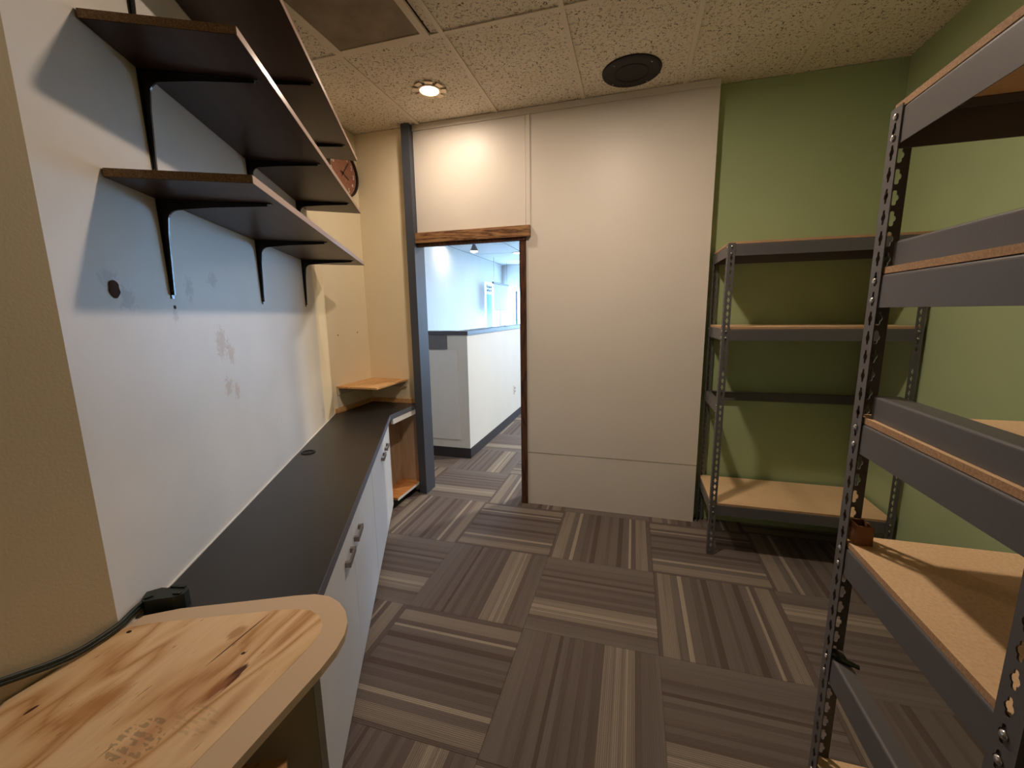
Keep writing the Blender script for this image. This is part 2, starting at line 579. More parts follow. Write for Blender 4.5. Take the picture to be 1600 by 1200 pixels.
def put(name, me, parent=None, loc=(0, 0, 0), rotz=0.0):
    o = bpy.data.objects.new(name, me)
    COL.objects.link(o)
    o.location = loc
    o.rotation_euler = (0, 0, rotz)
    if parent:
        o.parent = parent
    return o


def part(name, mat, parent, *boxes, bevel=0.0, loc=(0, 0, 0), rotz=0.0):
    bm = bmesh.new()
    for b in boxes:
        add_box(bm, *b)
    return put(name, mesh_of(name, bm, M[mat], bevel), parent, loc, rotz)


def tag(o, label, cat, group=None, kind=None):
    o['label'] = label
    o['category'] = cat
    if group:
        o['group'] = group
    if kind:
        o['kind'] = kind
    return o


def thing(name, label, cat, loc=(0, 0, 0), rotz=0.0, group=None, kind=None):
    o = put(name, None, None, loc, rotz)
    o.empty_display_size = 0.1
    return tag(o, label, cat, group, kind)


def copy_tree(o, parent=None):
    c = o.copy()
    COL.objects.link(c)
    c.parent = parent
    for ch in [x for x in o.children]:
        copy_tree(ch, c)
    return c


# ================================================================== SETTING
# ---- floor and carpet tiles (top face at z = 0)
fl = part('floor', 'slab', None, (-4.2, 4.2, -2.2, 11.9, -0.12, -0.008))
tag(fl, 'floor carpeted with quarter-turned brown striped carpet tiles', 'floor', kind='structure')


def tile_mesh(mat):
    bm = bmesh.new()
    h = T / 2 - 0.0006
    add_box(bm, -h, h, -h, h, -0.007, 0.0)
    return mesh_of('carpet_tile', bm, M[mat], 0.0012, seg=1)


TA, TB = tile_mesh('carpet_a'), tile_mesh('carpet_b')
# photo: which tiles carry one broad light band and which two; rot in quarter turns
SPEC = {(0, -1): ('a', 0), (1, -1): ('a', 3), (2, -1): ('b', 0), (1, 0): ('b', 0), (0, 0): ('b', 1), (-1, -2): ('b', 1), (0, -2): ('b', 1),
        (1, -2): ('a', 0), (2, -2): ('a', 3), (-1, -1): ('a', 3), (-1, 0): ('b', 2), (2, 0): ('b', 1), (3, -1): ('a', 1), (3, 0): ('b', 0),
        (0, 1): ('b', 0), (-1, 1): ('a', 3), (0, 2): ('b', 1), (-1, 2): ('a', 0), (-1, -3): ('b', 0), (0, -3): ('a', 0), (3, -2): ('b', 0)}
SPEC[(0, -2)] = ('b', 1)
for i in range(-3, 5):
    for j in range(-7, 8):
        x, y = GX + (i + .5) * T, GY + (j + .5) * T
        if y < 3.1 and x < -2.35:
            continue
        if y > 3.3 and (x > -0.2):
            continue
        vert = (i + j) % 2 == 1
        k, r = SPEC.get((i, j), (random.choice('ab'), None))
        if r is None or (r % 2 == 0) != vert:
            r = random.choice((0, 2)) if vert else random.choice((1, 3))
        put('carpet_tile', TA if k == 'a' else TB, fl, (x, y, 0), r * math.pi / 2)
# carpet carries on out of sight in the far lobby as plain rolled strips
for (x0, x1, y0, y1) in ((-4.2, GX - 3 * T, 3.1, 11.9), (GX - 3 * T, GX + 5 * T, GY + 8 * T, 11.9), (GX + 2 * T, 4.2, GY + 2 * T, GY + 8 * T)):
    bm = bmesh.new()
    add_box(bm, x0 + .001, x1 - .001, y0 + .001, y1 - .001, -0.007, 0.0)
    o = put('carpet_field', mesh_of('carpet_field', bm, M['carpet_a']), fl)

# ---- ceiling: dark slab, acoustic tiles, grid bars
ce = part('ceiling', 'slab', None, (-4.2, 4.2, -2.2, 11.9, CZ + 0.03, CZ + 0.12))
tag(ce, 'suspended ceiling of fissured acoustic tiles in a painted grid', 'ceiling', kind='structure')
LX = [-2.14, -1.545, -0.95, -0.36, 0.25, 0.85, 1.45]
LY = [-1.54, -0.32, 0.90, 2.12, 3.34]
LIGHTS = [(-1.25, 2.57), (-0.2, 1.78)]


def ctile(x0, x1, y0, y1):
    bm = bmesh.new()
    add_box(bm, -(x1 - x0) / 2 + .004, (x1 - x0) / 2 - .004, -(y1 - y0) / 2 + .004, (y1 - y0) / 2 - .004, 0.0, 0.016)
    put('ceiling_tile', mesh_of('ceiling_tile', bm, M['acoustic'], 0.002, seg=1), ce, ((x0 + x1) / 2, (y0 + y1) / 2, CZ + 0.003))


for a, b in zip(LX, LX[1:]):
    for c, d in zip(LY, LY[1:]):
        if (a, c) == (-1.545, 0.90):
            ctile(a, b, 0.90, 1.50)          # the vent takes the other half of this bay
            continue
        ctile(a, b, c, min(d, 3.05) if a < 0.2 else min(d, 3.13))
for x in LX[1:-1]:
    part('grid_bar', 'ceil_bar', ce, (x - .012, x + .012, -1.6, 3.05 if x < .2 else 3.13, CZ - .004, CZ + .002), bevel=0.0008)
for y in LY[1:-1]:
    for a, b in zip(LX, LX[1:]):
        part('grid_bar', 'ceil_bar', ce, (a + .0125, b - .0125, y - .012, y + .012, CZ - .004, CZ + .002), bevel=0.0008)
# lobby ceiling
for a in range(6):
    for b in range(7):
        x0, y0 = -3.66 + a * 1.17, 3.35 + b * 1.22
        bm = bmesh.new()
        add_box(bm, x0 + .014, x0 + 1.156, y0 + .014, y0 + 1.206, CZ + .002, CZ + .016)
        put('ceiling_tile', mesh_of('ceiling_tile', bm, M['lobby']), ce)

# ---- walls of the room
wl = thing('wall_left', 'slanted white-painted left wall below and behind the brown shelves', 'wall', (AX, AY, 0), TH, kind='structure')
bm = bmesh.new()
add_box(bm, -0.10, 0.0, -0.187, 1.735, 0, CZ)
put('painted_wall', mesh_of('painted_wall', bm, M['white_wall']), wl)
part('cream_wall', 'cream', wl, (-0.16, -0.002, 1.7352, 2.10, 0, CZ))
bm = bmesh.new()
add_cyl(bm, (0.0002, -0.02, 1.541), 0.021, 0.0018, 'x', 22)
for v in bm.verts:
    v.co.y = -0.02 + (v.co.y + 0.02) * 0.8 * (1 + 0.12 * math.sin(v.co.z * 300))
put('torn_hole', mesh_of('torn_hole', bm, M['hole']), wl)
bm = bmesh.new()
add_cyl(bm, (0.0002, 0.211, 1.503), 0.0055, 0.001, 'x', 12)
put('screw_hole', mesh_of('screw_hole', bm, M['hole']), wl)

w = part('wall_left_near', 'tan', None, (-1.25, -1.10, -1.6, 0.557, 0, CZ))
tag(w, 'tan-painted wall at far left beside the plywood desk', 'wall', kind='structure')
w = part('wall_left_far', 'cream', None, (-2.26, -2.10, 2.50, 3.10, 0, CZ))
tag(w, 'cream alcove wall behind the wooden clock and corner shelf', 'wall', kind='structure')
for y, z in ((2.62, 1.33), (2.85, 1.34)):
    bm = bmesh.new()
    add_cyl(bm, (-2.0998, y, z), 0.005, 0.001, 'x', 10)
    put('nail_hole', mesh_of('nail_hole', bm, M['hole']), w)
w = part('wall_back_left', 'cream', None, (-2.0995, -1.672, 2.99, 3.10, 0, CZ))
tag(w, 'narrow cream wall between the alcove corner and the dark door post', 'wall', kind='structure')

wb = thing('wall_back', 'white panelled back wall with the door opening beside it', 'wall', (0, YB, 0), kind='structure')
part('wall_core', 'panel', wb, (-0.795, 0.449, 0.012, 0.12, 0, CZ), (-1.60, -0.7952, 0.012, 0.12, 2.0, CZ))
part('panel', 'panel', wb, (-0.750, 0.450, 0.0, 0.0115, 0.42, 2.79), bevel=0.001)
part('panel', 'panel', wb, (-0.750, 0.450, 0.0025, 0.0115, 0.0, 0.4165), bevel=0.0015)
part('panel', 'panel', wb, (-1.600, -0.752, 0.002, 0.0115, 2.078, 2.79), bevel=0.001)
part('batten', 'panel', wb, (-0.748, -0.718, -0.007, -0.0002, 2.079, 2.788), bevel=0.001)
part('top_strip', 'panel', wb, (-1.600, 0.450, -0.008, 0.0115, 2.791, CZ - .0005), bevel=0.001)

w = part('wall_back_right', 'green', None, (0.4505, XR + .1, YG, YG + .12, 0, CZ))
tag(w, 'green-painted back wall behind the smaller view of steel shelving', 'wall', kind='structure')
w['label'] = 'green back wall to the right of the white panel wall'
w = part('wall_right', 'green', None, (XR, XR + .12, -1.6, YG - .0005, 0, CZ))
tag(w, 'green right-hand side wall behind the nearest steel rack', 'wall', kind='structure')
w = part('wall_rear', 'panel', None, (-1.22, XR + .12, -1.72, -1.6005, 0, CZ))
tag(w, 'white wall behind the viewer closing the room', 'wall', kind='structure')

# ---- door frame trim
t = part('trim_1', 'navy', None, (-1.668, -1.603, 2.930, 3.085, 0, CZ - .001), bevel=0.003)
tag(t, 'tall dark blue-grey post at the left of the doorway', 'door post', kind='structure')
t = part('trim_2', 'lintel', None, (-1.602, -0.715, 2.945, 2.9795, 2.002, 2.076), bevel=0.004)
tag(t, 'rough stained wooden lintel board across the top of the doorway', 'lintel', kind='structure')
t = part('trim_3', 'jamb', None, (-0.797, -0.751, 2.968, 3.085, 0.0, 1.976), bevel=0.003)
# clear of the wall core that starts behind it
t.data.transform(Matrix.Identity(4))
tag(t, 'slim dark brown wooden jamb at the right of the doorway', 'door jamb', kind='structure')
t = part('trim_4', 'jamb', None, (-1.602, -0.751, 2.962, 2.991, 1.9765, 2.0015), bevel=0.002)
tag(t, 'thin dark wooden head strip under the stained lintel', 'door head', kind='structure')

# ---- lobby walls
w = part('wall_lobby_left', 'lobby', None, (-3.78, -3.66, 3.10, 10.2, 0, CZ), (-3.78, -3.66, 10.2, 11.7, 0, 0.9), (-3.78, -3.66, 10.2, 11.7, 2.28, CZ), (-3.78, -3.66, 11.55, 11.7, 0.9, 2.28))
tag(w, 'white lobby wall seen through the doorway', 'wall', kind='structure')
w = part('wall_lobby_far', 'lobby', None, (-3.78, -2.85, 11.7, 11.82, 2.15, CZ), (-3.78, -2.85, 11.7, 11.82, 0, 0.3), (1.2, 4.2, 11.7, 11.82, 0, CZ), (-2.85, 1.2, 11.7, 11.82, 2.65, CZ), (-2.85, 1.2, 11.7, 11.82, 0, 0.05))
tag(w, 'far lobby wall above and beside the shop window', 'wall', kind='structure')
w = part('wall_lobby_right', 'lobby', None, (4.08, 4.2, 3.22, 11.7, 0, CZ))
tag(w, 'right lobby wall out of sight beyond the doorway', 'wall', kind='structure')
w = part('wall_lobby_near', 'lobby', None, (-3.78, -2.2605, 3.0, 3.10, 0, CZ), (-2.2, -1.672, 3.1005, 3.16, 0, CZ), (-0.74, 4.2, 3.1805, 3.22, 0, CZ))
tag(w, 'lobby side of the wall around the doorway', 'wall', kind='structure')


def window(name, label, axis, u0, u1, z0, z1, pos, divs):
    wdw = thing(name, label, 'window', kind='structure')
    fr = 0.05

    def bx(a0, a1, b0, b1, mat, nm, d=0.04):
        if axis == 'x':
            return part(nm, mat, wdw, (a0, a1, pos - d / 2, pos + d / 2, b0, b1))
        return part(nm, mat, wdw, (pos - d / 2, pos + d / 2, a0, a1, b0, b1))
    bx(u0, u1, z0, z0 + fr, 'plastic_white', 'window_frame')
    bx(u0, u1, z1 - fr, z1, 'plastic_white', 'window_frame')
    st = (u1 - u0) / divs
    for i in range(divs + 1):
        c = min(max(u0 + i * st, u0 + fr / 2), u1 - fr / 2)
        bx(c - fr / 2, c + fr / 2, z0 + fr, z1 - fr, 'plastic_white' if i != 1 else 'navy', 'mullion')
    for i in range(divs):
        a = u0 + i * st + (fr if i == 0 else fr / 2)
        b = u0 + (i + 1) * st - (fr if i == divs - 1 else fr / 2)
        bx(a + .0005, b - .0005, z0 + fr + .0005, z1 - fr - .0005, 'glass', 'pane', 0.006)
    return wdw


window('window_1', 'narrow corner bay of the shop window in the far lobby wall', 'x', -3.655, -2.855, 0.305, 2.145, 11.76, 2)
window('window_3', 'wide tall shop window in the far lobby wall, unseen and enlarged to let in more daylight', 'x', -2.845, 1.195, 0.055, 2.645, 11.76, 5)  # unseen bay, made bigger so more daylight reaches the slanted wall
window('window_2', 'smaller side window in the white lobby wall', 'y', 10.205, 11.545, 0.905, 2.275, -3.72, 2)

# ---- outside the lobby windows
g = part('ground', 'ext_ground', None, (-30, 30, 12.2, 45, -0.3, -0.15))
tag(g, 'pale pavement outside the lobby windows', 'pavement', kind='structure')
hs = thing('neighbouring_house', 'pale blue gabled house across the street outside', 'house', (-9, 26, -0.15))
part('wall', 'siding', hs, (-7, 9, 0, 6, 0, 3.4))
for i in range(6):
    part('siding_board', 'siding', hs, (-7, 9, -0.03, -0.002, 0.2 + i * .5, 0.66 + i * .5), bevel=0.01)
bm = bmesh.new()
add_profile(bm, [(-0.6, 3.4), (6.6, 3.4), (3.0, 5.6)], 'x', -7.4, 9.4)
put('roof', mesh_of('roof', bm, M['ext_ground']), hs)
for x in (-4.5, -0.5, 4.0, 7.0):
    f = part('window', 'plastic_white', hs, (x - .6, x + .6, -0.07, -0.031, 1.0, 2.6))
    part('pane', 'blue_print', f, (x - .5, x + .5, -0.09, -0.071, 1.1, 2.5))

# ================================================================== OBJECTS
# ---- steel racks
RW, RD, RH = 0.914, 0.457, 1.83
FLW, FLT = 0.036, 0.002


def keyhole(cx, cz):
    """upright slot with a round bulge in the middle"""
    a, b, hh = 0.0036, 0.0072, 0.0135
    right = [(a * .5, hh), (a, hh - .0025), (a, 0.0058), (b * .8, 0.0042), (b, 0.0), (b * .8, -0.0042), (a, -0.0058), (a, -hh + .0025), (a * .5, -hh)]
    left = [(-x, z) for x, z in reversed(right)]
    return [(cx + x, cz + z) for x, z in right + left]


def flange_mesh():
    cu = bpy.data.curves.new('flange', 'CURVE')
    cu.dimensions = '2D'
    cu.fill_mode = 'BOTH'
    cu.extrude = FLT / 2
    loops = [[(0, 0), (FLW, 0), (FLW, RH), (0, RH)]]
    z = 0.028
    while z < RH - 0.015:
        loops.append(keyhole(FLW * 0.53, z))
        z += 0.0375
    for lp in loops:
        sp = cu.splines.new('POLY')
        sp.points.add(len(lp) - 1)
        for p, (x, y) in zip(sp.points, lp):
            p.co = (x, y, 0, 1)
        sp.use_cyclic_u = True
    ob = bpy.data.objects.new('flange_tmp', cu)
    COL.objects.link(ob)
    dg = bpy.context.evaluated_depsgraph_get()
    me = bpy.data.meshes.new_from_object(ob.evaluated_get(dg))
    bpy.data.objects.remove(ob, do_unlink=True)
    bpy.data.curves.remove(cu)
    return me


fm = flange_mesh()
bm = bmesh.new()
# flange in the xz plane (outer face at y=0) and flange in the yz plane (outer face at x=0)
m1 = Matrix(((1, 0, 0, 0), (0, 0, -1, FLT / 2), (0, 1, 0, 0), (0, 0, 0, 1)))
m2 = Matrix(((0, 0, 1, FLT / 2), (1, 0, 0, FLT), (0, 1, 0, 0), (0, 0, 0, 1)))
for mm in (m1, m2):
    t_ = fm.copy()
    t_.transform(mm)
    bm.from_mesh(t_)
    bpy.data.meshes.remove(t_)
POST = mesh_of('post', bm, M['rack'])

BH, BF = 0.062, 0.030


def beam_profile(z):
    """angle section: outer face at 0, top flange runs inwards (+)"""
    r = 0.006
    arc = [(r - r * math.cos(a), z - r + r * math.sin(a)) for a in (0, math.pi / 8, math.pi / 4, 3 * math.pi / 8, math.pi / 2)]
    return [(0, z - BH)] + arc + [(BF, z), (BF, z - .002), (.004, z - .002), (.002, z - .006), (.002, z - BH)]


def beam_mesh(length):
    bm = bmesh.new()
    add_profile(bm, beam_profile(0.0), 'x', 0, length)
    return mesh_of('beam', bm, M['rack'])


BL, BS = beam_mesh(RW - 0.009), beam_mesh(RD - 0.009)
bm = bmesh.new()
add_lathe(bm, (0, 0, 0), [(0.0062, 0), (0.0062, .0012), (0.0045, .003), (0.002, .0038)], 12)
BOLT = mesh_of('bolt', bm, M['bolt'], smooth=True)
bm = bmesh.new()
add_box(bm, .004, RW - .004, .004, RD - .004, 0, 0.012)
BOARD = mesh_of('shelf_board', bm, M['board'], 0.001, seg=1)
BOARD.materials.append(M['board_edge'])
for p_ in BOARD.polygons:
    if abs(p_.normal.z) < 0.5:
        p_.material_index = 1


def rack(name, label, loc, levels):
    """levels: (z of beam top, board?, sides present out of 'FBLR')"""
    r = thing(name, label, 'shelving rack', loc)
    corners = ((0, 0, 0), (RW, 0, math.pi / 2), (RW, RD, math.pi), (0, RD, -math.pi / 2))
    posts = [put('post', POST, r, (x, y, 0), a) for x, y, a in corners]
    e = 0.0045
    for z, board, sides in levels:
        for sd in sides:
            if sd == 'F':
                put('beam', BL, r, (e, e - .002, z), 0)
            if sd == 'B':
                put('beam', BL, r, (RW - e, RD - e + .002, z), math.pi)
            if sd == 'L':
                put('beam', BS, r, (e - .002, RD - e, z), -math.pi / 2)
            if sd == 'R':
                put('beam', BS, r, (RW - e + .002, e, z), math.pi / 2)
        if board:
            put('shelf_board', BOARD, r, (0, 0, z + .0005))
        # two rivets through each post flange where a beam ends
        for k, p in enumerate(posts):
            on = {0: ('F', 'L'), 1: ('R', 'F'), 2: ('B', 'R'), 3: ('L', 'B')}[k]
            for f, sd in enumerate(on):
                if sd not in sides:
                    continue
                for dz in (-.012, -.048):
                    o = put('bolt', BOLT, p)
                    if f == 0:                   # flange in the post's own xz plane
                        o.location = (FLW * .53, -.0002, z + dz)
                        o.rotation_euler = (math.pi / 2, 0, 0)
                    else:
                        o.location = (-.0002, FLW * .53, z + dz)
                        o.rotation_euler = (0, -math.pi / 2, 0)
    return r


far_rack = rack('steel_shelving_rack', 'grey slotted steel rack standing against the green back wall', (0.478, 2.578, 0),
                [(1.824, True, 'FBLR'), (1.368, True, 'FBLR'), (0.940, False, 'BLR'), (0.324, True, 'FBLR')])
NX, NY = 0.444, 0.548
near_rack = rack('steel_shelving_rack', 'large near grey slotted steel rack cut off by the right edge', (NX, NY, 0),
                 [(1.826, True, 'FBLR'), (1.536, True, 'FBLR'), (1.246, True, 'FBLR'), (0.978, True, 'FBLR'), (0.712, False, 'L'), (0.404, True, 'FBLR')])
# small triangular corner gusset by the empty beam
bm = bmesh.new()
add_prism(bm, [(0.005, RD - .022), (0.005, RD - .044), (0.044, RD - .060), (0.048, RD - .050)], 0.7125, 0.7155)
put('gusset', mesh_of('gusset', bm, M['black_metal']), near_rack)


def spare(label, loc, length, h):
    bm = bmesh.new()
    r = 0.005
    prof = [(0, 0)] + [(r - r * math.cos(a), h - r + r * math.sin(a)) for a in (0, .4, .8, 1.2, 1.57)] + [(.042, h), (.042, h - .002), (.003, h - .002), (.002, 0)]
    add_profile(bm, [(p[0], p[1]) for p in prof], 'y', 0, length)
    add_box(bm, .040, .042, 0, length, 0.0, h - .002)
    s = put('spare_beam', mesh_of('spare_beam', bm, M['rack']), None, loc)
    return tag(s, label, 'steel beam', 'spare beams lying on the near rack')


spare('loose grey steel beam lying on second shelf from top of near rack', (NX + .012, NY + .042, 1.549), 0.372, 0.045)
spare('loose grey steel beam with worn edge lying on the near rack third shelf', (NX + .012, NY + .042, 1.259), 0.372, 0.045)

# small brown box on the near rack
bx_ = thing('small_box', 'small open brown wooden box on a particle board shelf by the rack post', 'box', (NX + .012, NY + RD - .046, 0.991))
part('side', 'brown_box', bx_, (0, .030, 0, .004, 0, .040), bevel=.0006)
part('side', 'brown_box', bx_, (0, .030, .036, .040, 0, .040), bevel=.0006)
part('side', 'brown_box', bx_, (0, .004, .0042, .0358, 0, .040), bevel=.0006)
part('side', 'brown_box', bx_, (.026, .030, .0042, .0358, 0, .040), bevel=.0006)
part('bottom', 'brown_box', bx_, (.0042, .0258, .0042, .0358, 0, .004))

# ---- brown wall shelves with black brackets
SD = 0.315


def bracket_mesh():
    """pressed steel angle bracket: tapering wall leg and tapering arm with a curved inner corner"""
    bm = bmesh.new()
    arm, leg = 0.290, 0.268
    rows = 10

    # flat plates
    def strip(pts, w0, w1, thick, vertical):
        n = len(pts)
        vs = []
        for i, (a, b) in enumerate(pts):
            w = w0 + (w1 - w0) * i / (n - 1)
            for sgn in (-1, 1):
                vs.append(((a, sgn * w / 2, b)))
        for off in (0, thick):
            pass
        lay = []
        for off in (0, thick):
            lay.append([bm.verts.new((x + (off if vertical else 0), y, z - (0 if vertical else off))) for x, y, z in vs])
        for i in range(n - 1):
            q = 2 * i
            for L_, fl_ in ((lay[0], 1), (lay[1], -1)):
                f = (L_[q], L_[q + 1], L_[q + 3], L_[q + 2])
                bm.faces.new(f if fl_ > 0 else f[::-1])
            bm.faces.new((lay[0][q], lay[0][q + 2], lay[1][q + 2], lay[1][q]))
            bm.faces.new((lay[0][q + 1], lay[1][q + 1], lay[1][q + 3], lay[0][q + 3]))
        bm.faces.new((lay[0][0], lay[1][0], lay[1][1], lay[0][1]))
        bm.faces.new((lay[0][-2], lay[0][-1], lay[1][-1], lay[1][-2]))
    strip([(0.0005, -leg * i / 6) for i in range(7)], 0.026, 0.011, 0.0025, True)
    strip([(0.0032 + (arm - .003) * i / 6, -0.0005) for i in range(7)], 0.030, 0.014, 0.0025, False)
    # web: rib standing off both plates with rounded inner corner
    outer, inner = [], []
    for i in range(rows + 1):
        t_ = i / rows
        inner.append((0.0035, -leg * (0.97 - 0.97 * t_)))
    d0, d1 = 0.006, 0.017
    pts_in = [(0.003, -leg * .96), (0.003, -0.003), (arm * .96, -0.003)]
    pts_out = [(0.003 + d0, -leg * .96), (0.003 + d1 * .75, -leg * .35), (0.003 + d1, -0.055)]
    for i in range(6):
        a = math.pi / 2 * i / 5
        pts_out.append((0.003 + d1 + 0.026 - 0.026 * math.cos(a), -0.055 + 0.026 * math.sin(a) + .004 * i / 5))
    pts_out += [(arm * .45, -0.003 - d1 * .8), (arm * .96, -0.003 - d0)]
    poly = pts_in + pts_out[::-1]
    a = [bm.verts.new((x, -0.003, z)) for x, z in poly]
    b = [bm.verts.new((x, 0.003, z)) for x, z in poly]
    bm.faces.new(a)
    bm.faces.new(b[::-1])
    for i in range(len(poly)):
        j = (i + 1) % len(poly)
        bm.faces.new((a[i], b[i], b[j], a[j]))
    return mesh_of('bracket', bm, M['black_metal'])


BRK = bracket_mesh()
bm = bmesh.new()
add_lathe(bm, (0, 0, 0), [(0.0045, 0), (0.004, .002), (0.0015, .003)], 10)
SCREW = mesh_of('screw', bm, M['bolt'], smooth=True)
for z, lab, far in ((1.795, 'lowest dark brown wall shelf on black brackets, above the counter', 1.78),
                    (2.118, 'middle dark brown wall shelf on black brackets', 1.78),
                    (2.432, 'topmost dark brown wall shelf, near the ceiling vent', 1.78)):
    sh = thing('wall_shelf', lab, 'shelf', W(0, 0, z), TH, 'brown wall shelves')
    bm = bmesh.new()
    add_prism(bm, [(0.003, 0.004), (SD - .0012, 0.008), (SD - .0012, far), (0.003, 1.738)], 0, 0.020)
    bd = put('board', mesh_of('board', bm, M['shelf_brown'], 0.0008, seg=1), sh)
    bm = bmesh.new()
    add_box(bm, SD - .001, SD + .0005, 0.008, far, 0.0005, 0.0195)
    put('front_edging', mesh_of('front_edging', bm, M['shelf_edge']), bd)
    bm = bmesh.new()
    add_prism(bm, [(0.004, 0.0035), (SD - .0015, 0.0075), (SD - .0015, 0.0062), (0.004, 0.002)], 0.0008, 0.0192)
    put('raw_end', mesh_of('raw_end', bm, M['chip_edge']), bd)
    for s in (0.205, 0.87, 1.53):
        b = put('bracket', BRK, sh, (0, s, -0.0002))
        for zz in (-.035, -.245):
            o = put('screw', SCREW, b, (0.0035, 0.0 if zz < -.1 else 0.009, zz))
            o.rotation_euler = (0, math.pi / 2, 0)

# ---- worktop and cabinets under it
CT = 0.757
K = Vector((-1.667, 2.585))
ct = thing('countertop', 'long black laminate countertop running along the slanted wall', 'countertop', (AX, AY, 0))


def rel(p):
    return (p[0] - AX, p[1] - AY)


CN = 0.405
poly = [W(0.002, -0.165), W(CN, -0.165), W(CN, 1.868), Vector((-1.672, 2.928)), Vector((-1.680, 2.987)), Vector((-2.097, 2.987)), Vector((-2.097, 2.521)), W(0.002, 2.01)]
bm = bmesh.new()
add_prism(bm, [rel(p) for p in poly], CT - .036, CT)
put('worktop', mesh_of('worktop', bm, M['laminate_dark'], 0.0015, seg=2), ct)
bm = bmesh.new()
p1, p2, p3 = W(CN + .0005, -0.165), W(CN + .0005, 1.868), Vector((-1.6715, 2.928))
q1, q2, q3 = W(CN + .003, -0.165), W(CN + .003, 1.8675), Vector((-1.669, 2.928))
add_prism(bm, [rel(p) for p in (p1, q1, q2, q3, p3, p2)], CT - .0355, CT - .0008)
put('edge_band', mesh_of('edge_band', bm, M['edge_band']), ct)
bm = bmesh.new()
add_prism(bm, [rel(p) for p in (W(.0005, -.16), W(.005, -.16), W(.005, 2.00), W(.0005, 2.00))], CT + .0002, CT + .0045)
put('caulk_bead', mesh_of('caulk_bead', bm, M['plastic_white']), ct)
gr = thing('cable_grommet', 'black cable grommet ring set in the countertop', 'grommet', (-1.639, 1.736, CT + .0002))
bm = bmesh.new()
add_ring(bm, (0, 0, 0), 0.026, 0.036, 0, 0.004, 28)
put('ring', mesh_of('ring', bm, M['black_plastic'], smooth=False), gr)
bm = bmesh.new()
add_cyl(bm, (0, 0, 0), 0.0255, 0.001, 'z', 24)
put('cap', mesh_of('cap', bm, M['toe']), gr)


def door_handle(parent, s):
    h = put('handle', None, parent, (0.393, s, 0.640))
    h.empty_display_size = .02
    bm = bmesh.new()
    add_box(bm, 0.013, 0.020, -0.055, 0.055, -0.010, 0.010)
    add_box(bm, 0.0, 0.0132, -0.0545, -0.040, -0.009, 0.009)
    add_box(bm, 0.0, 0.0132, 0.040, 0.0545, -0.009, 0.009)
    me = mesh_of('handle', bm, M['handle'], 0.001)
    h2 = put('handle', me, parent, (0.3925, s, 0.605))
    bpy.data.objects.remove(h, do_unlink=True)
    return h2


def cabinet(label, s0, s1, doors):
    c = thing('base_cabinet', label, 'cabinet', (AX, AY, 0), TH, 'white base cabinets under the countertop')
    part('carcass', 'tan', c, (0.005, 0.373, s0, s0 + .018, .08, .720), (0.005, 0.373, s1 - .018, s1, .08, .720),
         (0.005, 0.373, s0 + .018, s1 - .018, .08, .098), (0.005, .02, s0 + .018, s1 - .018, .098, .720), (0.30, 0.373, s0 + .018, s1 - .018, .70, .720))
    part('toe_kick', 'toe', c, (0.29, 0.31, s0, s1, 0, .0795))
    for d0, d1, hs_ in doors:
        d = part('door', 'door_white', c, (0.374, 0.392, d0 + .0015, d1 - .0015, .078, .712), bevel=.0012)
        door_handle(d, hs_)
    return c


cabinet('white two-door base cabinet nearest the plywood desk', -0.128, 0.962, ((-0.128, 0.405, 0.30), (0.405, 0.962, 0.475)))
cabinet('white two-door base cabinet next to the open corner unit', 0.966, 1.860, ((0.966, 1.52, 1.405), (1.52, 1.860, 1.60)))

# open corner unit facing the doorway
oc = thing('open_cabinet', 'open doorless corner cabinet with bare wood inside, by the door post', 'cabinet', (-2.09, 2.60, 0))
part('bottom', 'cab_floor', oc, (0.24, 0.418, 0.012, 0.366, .08, .098))
part('side_panel', 'cab_wood', oc, (0.02, 0.418, 0.367, 0.385, .08, .7195))
part('back_panel', 'cab_wood', oc, (0.222, 0.239, 0.012, 0.366, .08, .7195))
part('top_rail', 'door_white', oc, (0.400, 0.418, 0.006, 0.366, .680, .7195))
part('front_edging', 'door_white', oc, (0.4182, 0.4205, 0.006, 0.366, .08, .098), (0.4182, 0.4205, 0.366, 0.385, .08, .7195))
part('toe_kick', 'toe', oc, (0.345, 0.362, 0.03, 0.37, 0, .0795))

# ---- corner shelf over the counter and wooden strips
cs = thing('corner_shelf', 'small raw plywood corner shelf above the end of the countertop', 'shelf', (-2.0995, 2.9895, 0.943))
part('board', 'pine', cs, (0.001, 0.345, -0.435, -0.001, 0.0, 0.012), bevel=.001)
part('cleat', 'tan', cs, (0.001, 0.018, -0.435, -0.02, -0.05, -0.0005))
part('cleat', 'tan', cs, (0.020, 0.335, -0.018, -0.001, -0.05, -0.0005))
part('bracket_plate', 'plastic_white', cs, (0.001, 0.004, -0.437, -0.412, -0.150, -0.0505))
b1 = part('wood_strip', 'pine', None, (-2.0995, -2.083, 2.525, 2.9885, CT + .0005, CT + .034), bevel=.001)
tag(b1, 'raw wood strip on the countertop along the clock wall', 'wood strip', 'wood strips at the counter end')
b2 = part('wood_strip', 'pine', None, (-2.082, -1.674, 2.972, 2.9885, CT + .0005, CT + .034), bevel=.001)
tag(b2, 'raw wood strip on the countertop beside the dark door post', 'wood strip', 'wood strips at the counter end')

# ---- plywood desk top
PX, PY = -1.10, 0.0
dk = thing('plywood_desktop', 'round-cornered plywood desktop with beige painted border', 'desktop', (PX, PY, CT + .001))


def rounded(far, right, rad_pts):
    return rad_pts


